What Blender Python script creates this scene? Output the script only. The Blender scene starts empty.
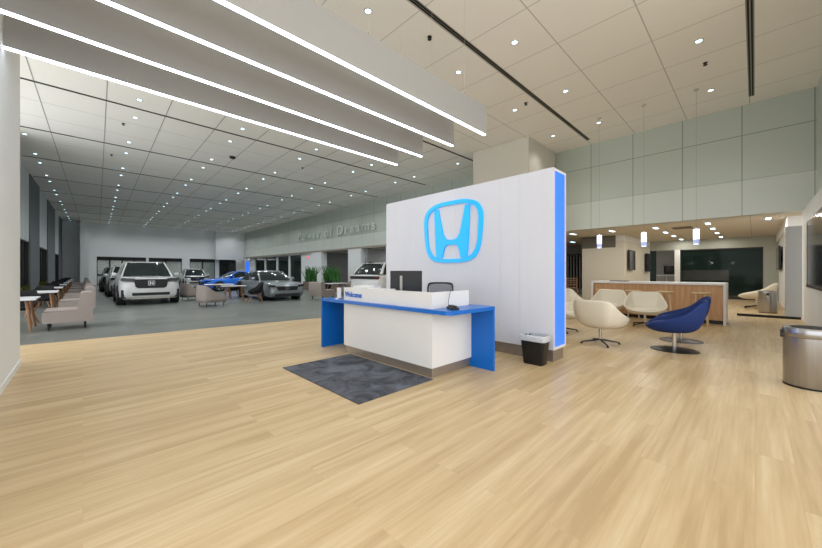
import bpy, math, random
from mathutils import Vector, Matrix, Euler
random.seed(7)
PI = math.pi
sc = bpy.context.scene
COL = sc.collection
H = 6.5          # ceiling height
XW = 14.5        # long glass-panelled wall
SOF = 3.12       # underside of its soffit

# ------------------------------------------------------------------ materials
def lin(c):
    return tuple(((v/255)/12.92 if v/255 <= 0.04045 else ((v/255+0.055)/1.055)**2.4) for v in c)
MATS = {}
def nodes(name):
    m = bpy.data.materials.new(name); m.use_nodes = True
    nt = m.node_tree
    b = nt.nodes['Principled BSDF']
    MATS[name] = m
    return m, nt, b
def mat(name, rgb, rough=.5, metal=0, emit=0, emit_rgb=None, trans=0, alpha=1, coat=0, var=0.04, scale=8, bump=0, stretch=(1,1,1), ior=1.45):
    m, nt, b = nodes(name)
    c = lin(rgb)
    b.inputs['Roughness'].default_value = rough
    b.inputs['Metallic'].default_value = metal
    b.inputs['IOR'].default_value = ior
    b.inputs['Coat Weight'].default_value = coat
    b.inputs['Transmission Weight'].default_value = trans
    b.inputs['Alpha'].default_value = alpha
    tc = nt.nodes.new('ShaderNodeTexCoord'); mp = nt.nodes.new('ShaderNodeMapping')
    mp.inputs['Scale'].default_value = stretch
    nz = nt.nodes.new('ShaderNodeTexNoise'); nz.inputs['Scale'].default_value = scale; nz.inputs['Detail'].default_value = 4
    nt.links.new(tc.outputs['Object'], mp.inputs[0]); nt.links.new(mp.outputs[0], nz.inputs['Vector'])
    mx = nt.nodes.new('ShaderNodeMix'); mx.data_type = 'RGBA'
    mx.inputs['A'].default_value = (*[v*(1-var*2) for v in c], 1)
    mx.inputs['B'].default_value = (*[min(1, v*(1+var*2)) for v in c], 1)
    nt.links.new(nz.outputs['Fac'], mx.inputs['Factor'])
    nt.links.new(mx.outputs['Result'], b.inputs['Base Color'])
    if bump:
        bp = nt.nodes.new('ShaderNodeBump'); bp.inputs['Strength'].default_value = bump; bp.inputs['Distance'].default_value = .01
        nt.links.new(nz.outputs['Fac'], bp.inputs['Height']); nt.links.new(bp.outputs[0], b.inputs['Normal'])
    if emit:
        b.inputs['Emission Color'].default_value = (*lin(emit_rgb or rgb), 1)
        b.inputs['Emission Strength'].default_value = emit
    return m

def line_mask(nt, coord, period, offset, width):
    """1 on a line of given width that repeats every period along one coordinate"""
    a = nt.nodes.new('ShaderNodeMath'); a.operation = 'SUBTRACT'; a.inputs[1].default_value = offset - width/2
    nt.links.new(coord, a.inputs[0])
    d = nt.nodes.new('ShaderNodeMath'); d.operation = 'DIVIDE'; d.inputs[1].default_value = period
    nt.links.new(a.outputs[0], d.inputs[0])
    fr = nt.nodes.new('ShaderNodeMath'); fr.operation = 'FRACT'; nt.links.new(d.outputs[0], fr.inputs[0])
    l = nt.nodes.new('ShaderNodeMath'); l.operation = 'LESS_THAN'; l.inputs[1].default_value = width/period
    nt.links.new(fr.outputs[0], l.inputs[0])
    return l.outputs[0]
def mx_max(nt, a, b):
    m = nt.nodes.new('ShaderNodeMath'); m.operation = 'MAXIMUM'
    nt.links.new(a, m.inputs[0]); nt.links.new(b, m.inputs[1]); return m.outputs[0]
def grid_mat(name, rgb, line_rgb, specs, rough=.6, var=.03, scale=1.2, metal=0, coat=0, skew=0):
    m, nt, b = nodes(name)
    c = lin(rgb)
    b.inputs['Roughness'].default_value = rough; b.inputs['Coat Weight'].default_value = coat
    tc = nt.nodes.new('ShaderNodeTexCoord'); sp = nt.nodes.new('ShaderNodeSeparateXYZ')
    nt.links.new(tc.outputs['Object'], sp.inputs[0])
    cur = None
    outs = [sp.outputs[0], sp.outputs[1], sp.outputs[2]]
    if skew:   # the showroom's cross seams run at a slight angle
        q = nt.nodes.new('ShaderNodeMath'); q.operation = 'SUBTRACT'; q.inputs[1].default_value = 9; nt.links.new(outs[1], q.inputs[0])
        q2 = nt.nodes.new('ShaderNodeMath'); q2.operation = 'MAXIMUM'; q2.inputs[1].default_value = 0; nt.links.new(q.outputs[0], q2.inputs[0])
        q3 = nt.nodes.new('ShaderNodeMath'); q3.operation = 'MULTIPLY_ADD'; q3.inputs[1].default_value = -skew
        nt.links.new(q2.outputs[0], q3.inputs[0]); nt.links.new(outs[0], q3.inputs[2]); outs[0] = q3.outputs[0]
    for ax, per, off, w in specs:
        o = line_mask(nt, outs[ax], per, off, w)
        cur = o if cur is None else mx_max(nt, cur, o)
    nz = nt.nodes.new('ShaderNodeTexNoise'); nz.inputs['Scale'].default_value = scale; nz.inputs['Detail'].default_value = 3
    nt.links.new(tc.outputs['Object'], nz.inputs['Vector'])
    m1 = nt.nodes.new('ShaderNodeMix'); m1.data_type = 'RGBA'
    m1.inputs['A'].default_value = (*[v*(1-var*2) for v in c], 1); m1.inputs['B'].default_value = (*[min(1,v*(1+var*2)) for v in c], 1)
    nt.links.new(nz.outputs['Fac'], m1.inputs['Factor'])
    m2 = nt.nodes.new('ShaderNodeMix'); m2.data_type = 'RGBA'
    nt.links.new(m1.outputs['Result'], m2.inputs['A']); m2.inputs['B'].default_value = (*lin(line_rgb), 1)
    nt.links.new(cur, m2.inputs['Factor']); nt.links.new(m2.outputs['Result'], b.inputs['Base Color'])
    return m

def wood_floor():
    m, nt, b = nodes('oak_plank_floor')
    tc = nt.nodes.new('ShaderNodeTexCoord')
    br = nt.nodes.new('ShaderNodeTexBrick')
    br.offset = .37; br.inputs['Scale'].default_value = 1
    br.inputs['Brick Width'].default_value = 1.83; br.inputs['Row Height'].default_value = .2
    br.inputs['Mortar Size'].default_value = .0016; br.inputs['Mortar Smooth'].default_value = .3
    br.inputs['Color1'].default_value = (.0,.0,.0,1); br.inputs['Color2'].default_value = (1,1,1,1); br.inputs['Mortar'].default_value = (.5,.5,.5,1)
    nt.links.new(tc.outputs['Object'], br.inputs['Vector'])
    mp = nt.nodes.new('ShaderNodeMapping'); mp.inputs['Scale'].default_value = (.4, 7, 1)
    nt.links.new(tc.outputs['Object'], mp.inputs[0])
    # shift the grain per plank
    ad = nt.nodes.new('ShaderNodeVectorMath'); ad.operation = 'ADD'
    cm = nt.nodes.new('ShaderNodeVectorMath'); cm.operation = 'SCALE'; cm.inputs['Scale'].default_value = 7
    nt.links.new(br.outputs['Color'], cm.inputs[0]); nt.links.new(mp.outputs[0], ad.inputs[0]); nt.links.new(cm.outputs[0], ad.inputs[1])
    n1 = nt.nodes.new('ShaderNodeTexNoise'); n1.inputs['Scale'].default_value = 1.0; n1.inputs['Detail'].default_value = 6; n1.inputs['Roughness'].default_value = .62
    nt.links.new(ad.outputs[0], n1.inputs['Vector'])
    n2 = nt.nodes.new('ShaderNodeTexNoise'); n2.inputs['Scale'].default_value = 5; n2.inputs['Detail'].default_value = 5
    nt.links.new(ad.outputs[0], n2.inputs['Vector'])
    rp = nt.nodes.new('ShaderNodeValToRGB'); e = rp.color_ramp.elements
    e[0].position = .3; e[0].color = (*lin(FLOORC[0]), 1); e[1].position = .7; e[1].color = (*lin(FLOORC[2]), 1)
    k = e.new(.5); k.color = (*lin(FLOORC[1]), 1)
    ma = nt.nodes.new('ShaderNodeMath'); ma.operation = 'MULTIPLY_ADD'; ma.inputs[1].default_value = .06; 
    nt.links.new(br.outputs['Color'], ma.inputs[0])
    mb = nt.nodes.new('ShaderNodeMath'); mb.operation = 'MULTIPLY_ADD'; mb.inputs[1].default_value = .3; mb.inputs[2].default_value = -.23
    nt.links.new(n2.outputs['Fac'], mb.inputs[0])
    mc = nt.nodes.new('ShaderNodeMath'); mc.operation = 'ADD'
    nt.links.new(n1.outputs['Fac'], mc.inputs[0]); nt.links.new(mb.outputs[0], mc.inputs[1])
    nt.links.new(mc.outputs[0], ma.inputs[2])
    nt.links.new(ma.outputs[0], rp.inputs[0])
    mo = nt.nodes.new('ShaderNodeMix'); mo.data_type = 'RGBA'; mo.inputs['B'].default_value = (*lin((165,132,92)), 1)
    sc_ = nt.nodes.new('ShaderNodeMath'); sc_.operation = 'MULTIPLY'; sc_.inputs[1].default_value = .3
    nt.links.new(br.outputs['Fac'], sc_.inputs[0]); nt.links.new(sc_.outputs[0], mo.inputs['Factor'])
    nt.links.new(rp.outputs[0], mo.inputs['A']); nt.links.new(mo.outputs['Result'], b.inputs['Base Color'])
    b.inputs['Roughness'].default_value = .36; b.inputs['IOR'].default_value = 1.4
    return m
def tile_floor():
    m, nt, b = nodes('grey_tile_floor')
    tc = nt.nodes.new('ShaderNodeTexCoord'); br = nt.nodes.new('ShaderNodeTexBrick')
    br.offset = .33; br.inputs['Scale'].default_value = 1; br.inputs['Brick Width'].default_value = 1.2; br.inputs['Row Height'].default_value = .6
    br.inputs['Mortar Size'].default_value = .006
    br.inputs['Color1'].default_value = (*lin((100,104,100)),1); br.inputs['Color2'].default_value = (*lin((118,122,117)),1); br.inputs['Mortar'].default_value = (*lin((80,82,80)),1)
    nt.links.new(tc.outputs['Object'], br.inputs['Vector'])
    nt.links.new(br.outputs['Color'], b.inputs['Base Color']); b.inputs['Roughness'].default_value = .3
    return m
def wood(name, dark, light, stretch=(1,1,.08), rough=.45, scale=16):
    m, nt, b = nodes(name)
    tc = nt.nodes.new('ShaderNodeTexCoord'); mp = nt.nodes.new('ShaderNodeMapping'); mp.inputs['Scale'].default_value = stretch
    nz = nt.nodes.new('ShaderNodeTexNoise'); nz.inputs['Scale'].default_value = scale; nz.inputs['Detail'].default_value = 6; nz.inputs['Distortion'].default_value = .6
    rp = nt.nodes.new('ShaderNodeValToRGB'); rp.color_ramp.elements[0].position = .3; rp.color_ramp.elements[1].position = .7
    rp.color_ramp.elements[0].color = (*lin(dark),1); rp.color_ramp.elements[1].color = (*lin(light),1)
    nt.links.new(tc.outputs['Object'], mp.inputs[0]); nt.links.new(mp.outputs[0], nz.inputs['Vector']); nt.links.new(nz.outputs['Fac'], rp.inputs[0])
    nt.links.new(rp.outputs[0], b.inputs['Base Color']); b.inputs['Roughness'].default_value = rough
    return m
def mat_carpet():
    m, nt, b = nodes('charcoal_mat_pile')
    tc = nt.nodes.new('ShaderNodeTexCoord')
    n1 = nt.nodes.new('ShaderNodeTexNoise'); n1.inputs['Scale'].default_value = 2.6; n1.inputs['Detail'].default_value = 8; n1.inputs['Distortion'].default_value = .8; n1.inputs['Roughness'].default_value = .7
    n2 = nt.nodes.new('ShaderNodeTexNoise'); n2.inputs['Scale'].default_value = 90
    nt.links.new(tc.outputs['Object'], n1.inputs['Vector']); nt.links.new(tc.outputs['Object'], n2.inputs['Vector'])
    rp = nt.nodes.new('ShaderNodeValToRGB'); e = rp.color_ramp.elements
    e[0].position=.38; e[0].color=(*lin((44,47,54)),1); e[1].position=.62; e[1].color=(*lin((98,102,112)),1)
    nt.links.new(n1.outputs['Fac'], rp.inputs[0]); nt.links.new(rp.outputs[0], b.inputs['Base Color'])
    bp = nt.nodes.new('ShaderNodeBump'); bp.inputs['Strength'].default_value=.5; bp.inputs['Distance'].default_value=.01
    nt.links.new(n2.outputs['Fac'], bp.inputs['Height']); nt.links.new(bp.outputs[0], b.inputs['Normal'])
    b.inputs['Roughness'].default_value = .95
    return m
SKEW = .0225
FLOORC = [(180,154,114), (198,174,134), (212,193,157)]

M = dict(
 floor=wood_floor(), tile=tile_floor(), mat=mat_carpet(),
 ceil=grid_mat('ceiling_panels', (242,239,231), (190,187,178), [(0,1.44,.4,.018),(1,1.49,.11,.022)], rough=.9, var=.01, skew=SKEW),
 lowceil=grid_mat('low_ceiling_panels', (206,200,188), (150,142,128), [(0,1.8,.4,.02),(1,1.2,.11,.014)], rough=.9, var=.01),
 glasswall=grid_mat('back_painted_glass', (186,194,184), (132,140,132), [(1,1.44,.28,.024),(2,1.38,.06,.022)], rough=.22, var=.01),
 sofwall=grid_mat('pale_glass_lit_tone', (200,206,198), (140,146,138), [(1,1.44,.28,.02)], rough=.3, var=.01),  # paler glass tone: illumination of the wall's lower band put into the colour
 white=mat('white_paint', (230,232,232), .6, var=.01),
 loungewall=mat('grey_green_paint', (168,171,162), .7, var=.01),
 greywall=mat('grey_paint', (150,152,152), .7, var=.01),
 beige=mat('beige_paint', (210,206,194), .7, var=.01),
 winwall=mat('window_pier_paint', (112,117,120),.7,var=.02),
 dkgrey=mat('dark_grey_paint', (104,101,95), .6, var=.02),
 farwall=mat('far_wall_paint', (232,234,235), .7, var=.01),
 laminate=mat('white_laminate', (222,221,220), .35, var=.008),
 sign=mat('feature_wall_laminate', (208,209,216), .3, var=.012, scale=3, stretch=(1,3,.3)),
 bronze=mat('bronze_kick', (158,146,134), .35, metal=.6, var=.05),
 blue=mat('blue_counter_laminate', (0,100,192), .3, var=.02),
 logo=mat('sky_blue_acrylic', (0,178,250), .3, emit=.25, emit_rgb=(20,170,255), var=.01),
 bluelit=mat('blue_lit_acrylic', (40,100,230), .4, emit=.85, emit_rgb=(56,118,250), var=.02),
 led=mat('led_strip', (255,255,255), .5, emit=9, emit_rgb=(226,238,255), var=0),
 fin=mat('pale_fin_panel', (196,192,184), .6, var=.01),
 finp=mat('grey_fin_panel', (162,161,158), .6, var=.01),
 wire=mat('thin_steel_wire', (205,203,196), .5, var=.01),
 lamp=mat('downlight_lens', (235,248,255), .4, emit=4.5, emit_rgb=(196,238,255), var=0),
 pend=mat('pendant_glass', (235,240,255), .3, emit=2.2, emit_rgb=(226,232,255), var=0),
 pcap=mat('pendant_frosted_base', (170,180,220), .3, emit=.6, emit_rgb=(170,180,230), var=0),
 chrome=mat('polished_chrome', (200,200,200), .15, metal=1, var=.01),
 steel=mat('brushed_steel', (168,167,168), .28, metal=1, var=.08, scale=30, stretch=(1,1,.05)),
 black=mat('black_plastic', (20,20,22), .4, var=.05),
 matteblack=mat('matte_black_fabric', (20,20,22), .9, var=.05),
 screen=mat('black_screen', (16,18,22), .12, var=.01),
 dkmetal=mat('dark_metal', (58,54,52), .4, metal=.6, var=.03),
 wleather=mat('white_leather', (222,214,196), .45, var=.02, bump=.05, scale=40),
 bfabric=mat('blue_fabric', (24,48,108), .8, var=.06, bump=.15, scale=60),
 taupe=mat('taupe_fabric', (150,140,134), .9, var=.05, bump=.15, scale=60),
 oak=wood('oak_veneer', (182,136,92), (208,166,122)),
 ash=wood('pale_ash', (196,168,126), (220,196,156), stretch=(1,1,.2)),
 teak=wood('warm_oak_legs', (112,74,42), (146,102,62), stretch=(1,1,.2)),
 topwhite=mat('white_table_top', (206,208,210), .35, var=.01),
 carwhite=mat('pearl_car_paint', (192,194,194), .25, coat=.6, var=.01),
 cargrey=mat('grey_car_paint', (128,136,142), .25, metal=.3, coat=.6, var=.01),
 carblue=mat('blue_car_paint', (10,110,225), .25, coat=.6, var=.02),
 carglass=mat('car_glass', (30,38,38), .08, var=.02),
 tyre=mat('tyre_rubber', (22,22,23), .8, var=.05),
 rim=mat('alloy_rim', (120,122,126), .3, metal=.9, var=.03),
 cladding=mat('black_cladding', (28,28,30), .55, var=.05),
 headlamp=mat('headlamp_lens', (34,36,40), .1, var=.02),
 red=mat('red_lamp', (110,18,24), .3, var=.03),
 exitred=mat('exit_letters', (230,40,50), .4, emit=1.5, emit_rgb=(255,40,60), var=0),
 leaf=mat('green_leaf', (58,112,48), .5, var=.25, scale=5),
 lime=mat('lime_leaf', (128,134,58), .6, var=.25, scale=9),
 pot=mat('planter_box', (120,104,92), .6, var=.05),
 windark=mat('night_window_glass', (12,14,18), .1, var=.02),
 blind=grid_mat('ribbed_blind', (222,226,228), (150,152,154), [(1,.42,.1,.05)], rough=.8),
 roomglass=mat('dark_room_glass', (26,40,36), .05, alpha=.7, var=.02, ior=1.18),
 clear=mat('clear_partition_glass', (190,210,200), .03, alpha=.18, var=.01),
 liner=mat('plastic_bin_liner', (190,194,200), .3, var=.08, scale=20, bump=.4),
 greendark=mat('office_wall_green', (50,66,61), .8, var=.03),
 tilepink=mat('mosaic_backsplash', (196,180,176), .5, var=.15, scale=40),
 slot=mat('black_slot', (22,22,20), .7, var=.02),
 seam=mat('ceiling_seam',(150,150,146),.8,var=.01),
 alu=mat('aluminium_strip', (150,148,142), .4, metal=.6, var=.02),
 paper=mat('white_paper', (226,226,224), .6, var=.01),
 brass=mat('brass_gripper', (170,150,110), .3, metal=.8, var=.03),
)

# ------------------------------------------------------------------ mesh helpers
class MB:
    def __init__(s): s.v=[]; s.f=[]
    def add(s, vs, fs, mtx=None):
        n=len(s.v)
        for p in vs:
            p=Vector(p); s.v.append(tuple(mtx@p if mtx else p))
        for f in fs: s.f.append([i+n for i in f])
        return s
    def box(s, a, b, mtx=None, bev=0):
        x0,y0,z0=a; x1,y1,z1=b
        if bev:
            # chamfered box (vertical and top edges)
            r=bev
            loops=[]
            for z,ins in ((z0,r),(z0+r,0),(z1-r,0),(z1,r)):
                xa,xb,ya,yb=x0+ins,x1-ins,y0+ins,y1-ins
                c=r
                loops.append([(xa+c,ya,z),(xb-c,ya,z),(xb,ya+c,z),(xb,yb-c,z),(xb-c,yb,z),(xa+c,yb,z),(xa,yb-c,z),(xa,ya+c,z)])
            vs=[p for l in loops for p in l]; fs=[list(range(7,-1,-1)),list(range(24,32))]
            for k in range(3):
                for i in range(8):
                    j=(i+1)%8; fs.append([k*8+i,k*8+j,k*8+8+j,k*8+8+i])
            return s.add(vs,fs,mtx)
        vs=[(x0,y0,z0),(x1,y0,z0),(x1,y1,z0),(x0,y1,z0),(x0,y0,z1),(x1,y0,z1),(x1,y1,z1),(x0,y1,z1)]
        return s.add(vs,[[3,2,1,0],[4,5,6,7],[0,1,5,4],[1,2,6,5],[2,3,7,6],[3,0,4,7]],mtx)
    def lathe(s, prof, n=24, c=(0,0,0), mtx=None, sy=1, caps=True):
        vs=[];fs=[]
        for r,z in prof:
            for i in range(n):
                a=2*PI*i/n; vs.append((c[0]+r*math.cos(a),c[1]+sy*r*math.sin(a),c[2]+z))
        m=len(prof)
        for k in range(m-1):
            for i in range(n):
                j=(i+1)%n; fs.append([k*n+i,k*n+j,(k+1)*n+j,(k+1)*n+i])
        if caps: fs.append(list(range(n-1,-1,-1))); fs.append([(m-1)*n+i for i in range(n)])
        return s.add(vs,fs,mtx)
    def cyl(s, p0, p1, r0, r1=None, n=14):
        r1=r0 if r1 is None else r1
        p0=Vector(p0);p1=Vector(p1);d=p1-p0
        q=d.to_track_quat('Z','Y').to_matrix().to_4x4()
        return s.lathe([(r0,0),(r1,d.length)],n,mtx=Matrix.Translation(p0)@q)
    def tube(s, pts, r, n=8):
        for a,b in zip(pts[:-1],pts[1:]): s.cyl(a,b,r,n=n)
        return s
    def prism(s, poly, d0, d1, axes='yz'):
        """polygon in two axes extruded along the third"""
        def P(u,v,d):
            return {'yz':(d,u,v),'xz':(u,d,v),'xy':(u,v,d)}[axes]
        n=len(poly)
        vs=[P(u,v,d0) for u,v in poly]+[P(u,v,d1) for u,v in poly]
        fs=[list(range(n-1,-1,-1)),list(range(n,2*n))]+[[i,(i+1)%n,(i+1)%n+n,i+n] for i in range(n)]
        return s.add(vs,fs)
    def grid(s, rows, closed_u=False):
        vs=[p for r in rows for p in r]; n=len(rows[0]); fs=[]
        for k in range(len(rows)-1):
            for i in range(n if closed_u else n-1):
                j=(i+1)%n; fs.append([k*n+i,k*n+j,(k+1)*n+j,(k+1)*n+i])
        return s.add(vs,fs)
    def build(s, name, m, parent=None, smooth=None, loc=None, rotz=0):
        me=bpy.data.meshes.new(name); me.from_pydata(s.v,[],s.f)
        import bmesh
        bm=bmesh.new(); bm.from_mesh(me); bmesh.ops.recalc_face_normals(bm,faces=bm.faces); bm.to_mesh(me); bm.free()
        me.materials.append(m); me.update()
        if smooth is not None:
            for p in me.polygons: p.use_smooth=True
            if smooth<180: me.set_sharp_from_angle(angle=math.radians(smooth))
        o=bpy.data.objects.new(name,me); COL.objects.link(o)
        if parent: o.parent=parent
        if loc: o.location=loc
        if rotz: o.rotation_euler.z=rotz
        return o
def tag(o,label,cat,group=None,kind=None):
    if label: o['label']=label
    if cat: o['category']=cat
    if group: o['group']=group
    if kind: o['kind']=kind
    return o
def thing(name,label,cat,loc=(0,0,0),rotz=0,group=None):
    o=bpy.data.objects.new(name,None); o.empty_display_size=.2; COL.objects.link(o)
    o.location=loc; o.rotation_euler=(0,0,rotz)
    return tag(o,label,cat,group)
def struct(name,mb,m,parent=None):
    o=mb.build(name,m,parent)
    o['kind']='structure'; return o
def sbox(name,a,b,m): return struct(name,MB().box(a,b),m)
def dup(root,loc=None,rotz=None,label=None,group=None,scale=None):
    def cp(o,par):
        c=o.copy(); COL.objects.link(c)
        if par: c.parent=par
        for ch in o.children: cp(ch,c)
        return c
    r=cp(root,None)
    if loc: r.location=loc
    if rotz is not None: r.rotation_euler.z=rotz
    if label: r['label']=label
    if group: r['group']=group
    if scale: r.scale=scale
    return r
def text_mesh(body,size,m,name,parent=None,extrude=.005,bold=0.0,mtx=None,align='CENTER',sx=1,sp=1):
    cu=bpy.data.curves.new(name,'FONT'); cu.body=body; cu.size=size; cu.extrude=extrude; cu.offset=bold
    cu.space_character=sp; cu.align_x=align; cu.align_y='CENTER'
    t=bpy.data.objects.new(name+'_tmp',cu); COL.objects.link(t)
    bpy.context.view_layer.update()
    dg=bpy.context.evaluated_depsgraph_get()
    me=bpy.data.meshes.new_from_object(t.evaluated_get(dg))
    bpy.data.objects.remove(t); bpy.data.curves.remove(cu)
    me.transform(Matrix.Diagonal((sx,1,1,1)))
    if mtx: me.transform(mtx)
    me.materials.clear(); me.materials.append(m)
    o=bpy.data.objects.new(name,me); COL.objects.link(o)
    if parent: o.parent=parent
    return o
def face_negx(x,y,z):   # text plane facing -X, reading towards -Y
    return Matrix.Translation((x,y,z))@Matrix(((0,0,-1,0),(-1,0,0,0),(0,1,0,0),(0,0,0,1)))
def catmull(pts,n,closed=False):
    out=[]; m=len(pts)
    segs=m if closed else m-1
    for i in range(segs):
        P=[Vector(pts[(i+k)%m] if closed else pts[max(0,min(m-1,i+k))]) for k in (-1,0,1,2)]
        for j in range(n):
            t=j/n
            out.append(.5*((2*P[1])+(-P[0]+P[2])*t+(2*P[0]-5*P[1]+4*P[2]-P[3])*t*t+(-P[0]+3*P[1]-3*P[2]+P[3])*t**3))
    if not closed: out.append(Vector(pts[-1]))
    return out

# ------------------------------------------------------------------ the setting
def bY(x): return 9.58-.084*x            # where planks meet tiles
struct('floor',MB().prism([(-5,-7),(27,-7),(27,bY(27)),(-5,bY(-5))],-.1,0,'xy'),M['floor'])
struct('floor',MB().prism([(-3,bY(-3)),(24,bY(24)),(24,62),(-3,62)],-.1,-.0005,'xy'),M['tile'])
struct('trim_1',MB().prism([(-.9,bY(-.9)-.012),(14.4,bY(14.4)-.012),(14.4,bY(14.4)+.012),(-.9,bY(-.9)+.012)],-.002,.003,'xy'),M['alu'])
struct('ceiling',MB().box((-2.7,-6,H),(XW+1.2,56,H+.2)),M['ceil'])
struct('ceiling',MB().box((XW+.3,-3,SOF),(25,46,SOF+.15)),M['lowceil'])
# long panelled wall above the openings
sbox('wall_right',(XW,-1.25,4.2),(XW+.3,51,H),M['glasswall'])
sbox('wall_right',(XW,-1.25,SOF),(XW+.3,51,4.2),M['sofwall'])  # lower band, its illumination painted as a lighter tone
sbox('wall_right',(XW,8.2,0),(XW+.3,17.24,SOF),M['white'])
sbox('wall_right',(XW,20.1,0),(XW+.5,21.74,SOF),M['white'])
sbox('wall_right',(XW-.15,25.5,0),(XW+.4,27.2,SOF-.02),M['white'])
sbox('wall_right',(XW,27.2,0),(XW+.3,29.3,SOF),M['white'])
sbox('wall_right',(XW,41.3,0),(XW+.3,43,SOF),M['farwall'])
sbox('wall_right',(XW,44,0),(XW+.3,51,SOF),M['farwall'])
sbox('wall_right',(XW+.3,26.9,0),(24,27.1,SOF),M['greywall'])
sbox('wall_right',(XW+.3,19.7,0),(24,19.9,SOF),M['greywall'])
sbox('wall_right',(24,8,0),(24.2,46,SOF),M['greywall'])
# column standing out of the wall
sbox('wall_column',(12.05,5.98,0),(XW,8.5,H),M['beige'])
# low white wall on the right, taller wall above and behind it
sbox('wall_front',(7.6,-1.2,0),(XW,-.95,SOF),M['white'])
sbox('wall_front',(7.6,-1.45,SOF),(XW+.3,-1.2,H),M['sofwall'])
sbox('wall_front',(XW+.3,-.96,0),(15.0,-1.2,SOF),M['white'])
sbox('wall_front',(15.75,-1.2,0),(15.9,-.66,2.8),M['greywall'])
sbox('wall_front',(15.9,-1.2,0),(23.4,-.78,2.8),M['white'])
sbox('wall_front',(15.75,-1.2,2.8),(23.4,-.7,SOF),M['white'])
# left white wall
sbox('wall_left',(-1.2,2.6,0),(-.67,7.66,H),M['white'])
sbox('baseboard_left',(-.672,2.6,0),(-.66,7.66,.08),M['white'])
# window wall of the showroom
WX=-2.35
wins=[(21.3,26.4),(30.3,35.0),(40.5,44.8)]
ys=[7.7]+[v for w in wins for v in w]+[51]
for i in range(0,len(ys),2): sbox('wall_left',(WX-.3,ys[i] if i else 18.5,0),(WX,ys[i+1],H),M['winwall'])
for n,(a,b) in enumerate(wins):
    sbox('wall_left',(WX-.2,a,2.95+.02*n),(WX-.05,b,H),M['blind'])
    sbox('wall_left',(WX-.3,a,0),(WX,b,.35),M['farwall'])
    w=thing('window_%d'%(n+1),None,None); w['kind']='structure'
    MB().box((WX-.18,a,.35),(WX-.16,b,2.97)).build('glass_pane',M['windark'],w)
    fr=MB()
    for k in range(4):
        y=a+(b-a)*k/3; fr.box((WX-.16,y-.04,.35),(WX-.06,y+.04,2.97))
    fr.box((WX-.16,a,2.9),(WX-.06,b,2.97)); fr.box((WX-.16,a,.35),(WX-.06,b,.42)); fr.build('window_frame',M['black'],w)
# far wall
FY=48
sbox('wall_back',(-2.8,FY,0),(-.2,FY+.3,H),M['farwall'])
sbox('wall_back',(-.2,FY-1.6,0),(.45,FY+.3,H),M['white'])
sbox('wall_back',(.45,FY,3.0),(12.2,FY+.3,H),M['farwall'])
sbox('wall_back',(11.95,FY-.8,2.95),(XW+1.3,FY+.3,H),M['white'])
for a,b in ((.45,1.04),(5.1,5.35),(8.5,9.3),(12.05,12.5)):
    sbox('wall_back',(a,FY,0),(b,FY+.3,3.0),M['white'])
sbox('wall_back',(-.5,53.8,0),(XW+3,54,3.2),M['greywall'])
sbox('ceiling',(.45,FY+.3,3.1),(XW,53.8,3.2),M['greywall'])
for n,(a,b,k) in enumerate([(1.04,5.1,4),(5.35,8.5,2),(9.3,12.05,2),(12.5,14.45,2)]):
    w=thing('window_%d'%(n+4),None,None); w['kind']='structure'
    MB().box((a,FY+.12,.02),(b,FY+.14,2.98)).build('glass_pane',M['clear' if n<3 else 'roomglass'],w)
    fr=MB()
    for q in range(k+1):
        x=a+(b-a)*q/k; fr.box((x-.06,FY+.06,0),(x+.06,FY+.2,3.0))
    fr.box((a,FY+.06,2.62),(b,FY+.2,3.0)); fr.box((a,FY+.06,0),(b,FY+.2,.1))
    fr.build('window_frame',M['black'],w)
# office windows in the long wall
for n,(a,b) in enumerate([(29.35,31.9),(32.05,34.8),(34.95,38.0),(38.15,41.2)]):
    w=thing('window_%d'%(n+8),None,None); w['kind']='structure'
    MB().box((XW+.1,a,.06),(XW+.12,b,SOF-.06)).build('glass_pane',M['roomglass'],w)
    fr=MB()
    for y in (a,b): fr.box((XW,y-.08,0),(XW+.2,y+.08,SOF))
    fr.box((XW,a,SOF-.09),(XW+.2,b,SOF)); fr.box((XW,a,0),(XW+.2,b,.08)); fr.build('window_frame',M['white'],w)
sbox('wall_right',(18.8,27.1,0),(19,47,SOF),M['greendark'])
sbox('wall_right',(XW+.3,46.8,0),(19,47,SOF),M['greendark'])
# room behind the bar
BX=23.5
sbox('wall_back',(BX,-3,2.6),(BX+.25,4.3,SOF),M['loungewall'])
sbox('wall_back',(BX,-3,0),(BX+.25,-.28,2.6),M['loungewall'])
sbox('wall_back',(BX,2.88,0),(BX+.25,3.12,2.6),M['white'])
sbox('wall_back',(BX,-.28,0),(BX+.25,2.88,.12),M['black'])
w=thing('window_12',None,None); w['kind']='structure'
MB().box((BX+.1,-.28,.12),(BX+.12,2.88,2.6)).build('glass_pane',M['roomglass'],w)
fr=MB().box((BX+.02,-.3,2.54),(BX+.2,2.9,2.6)).box((BX+.02,-.3,.1),(BX+.2,-.24,2.6)).box((BX+.02,2.84,.1),(BX+.2,2.9,2.6)).build('window_frame',M['black'],w)
sbox('wall_back',(27.8,-3,0),(28,9,SOF),M['greendark'])
sbox('wall_back',(25.6,3.1,0),(25.8,4.3,SOF),M['greywall'])
struct('ceiling',MB().box((25,-3,SOF),(28,9,SOF+.15)),M['lowceil'])
struct('floor',MB().box((27,-3,-.1),(28,9,-.001)),M['tile'])
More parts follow.
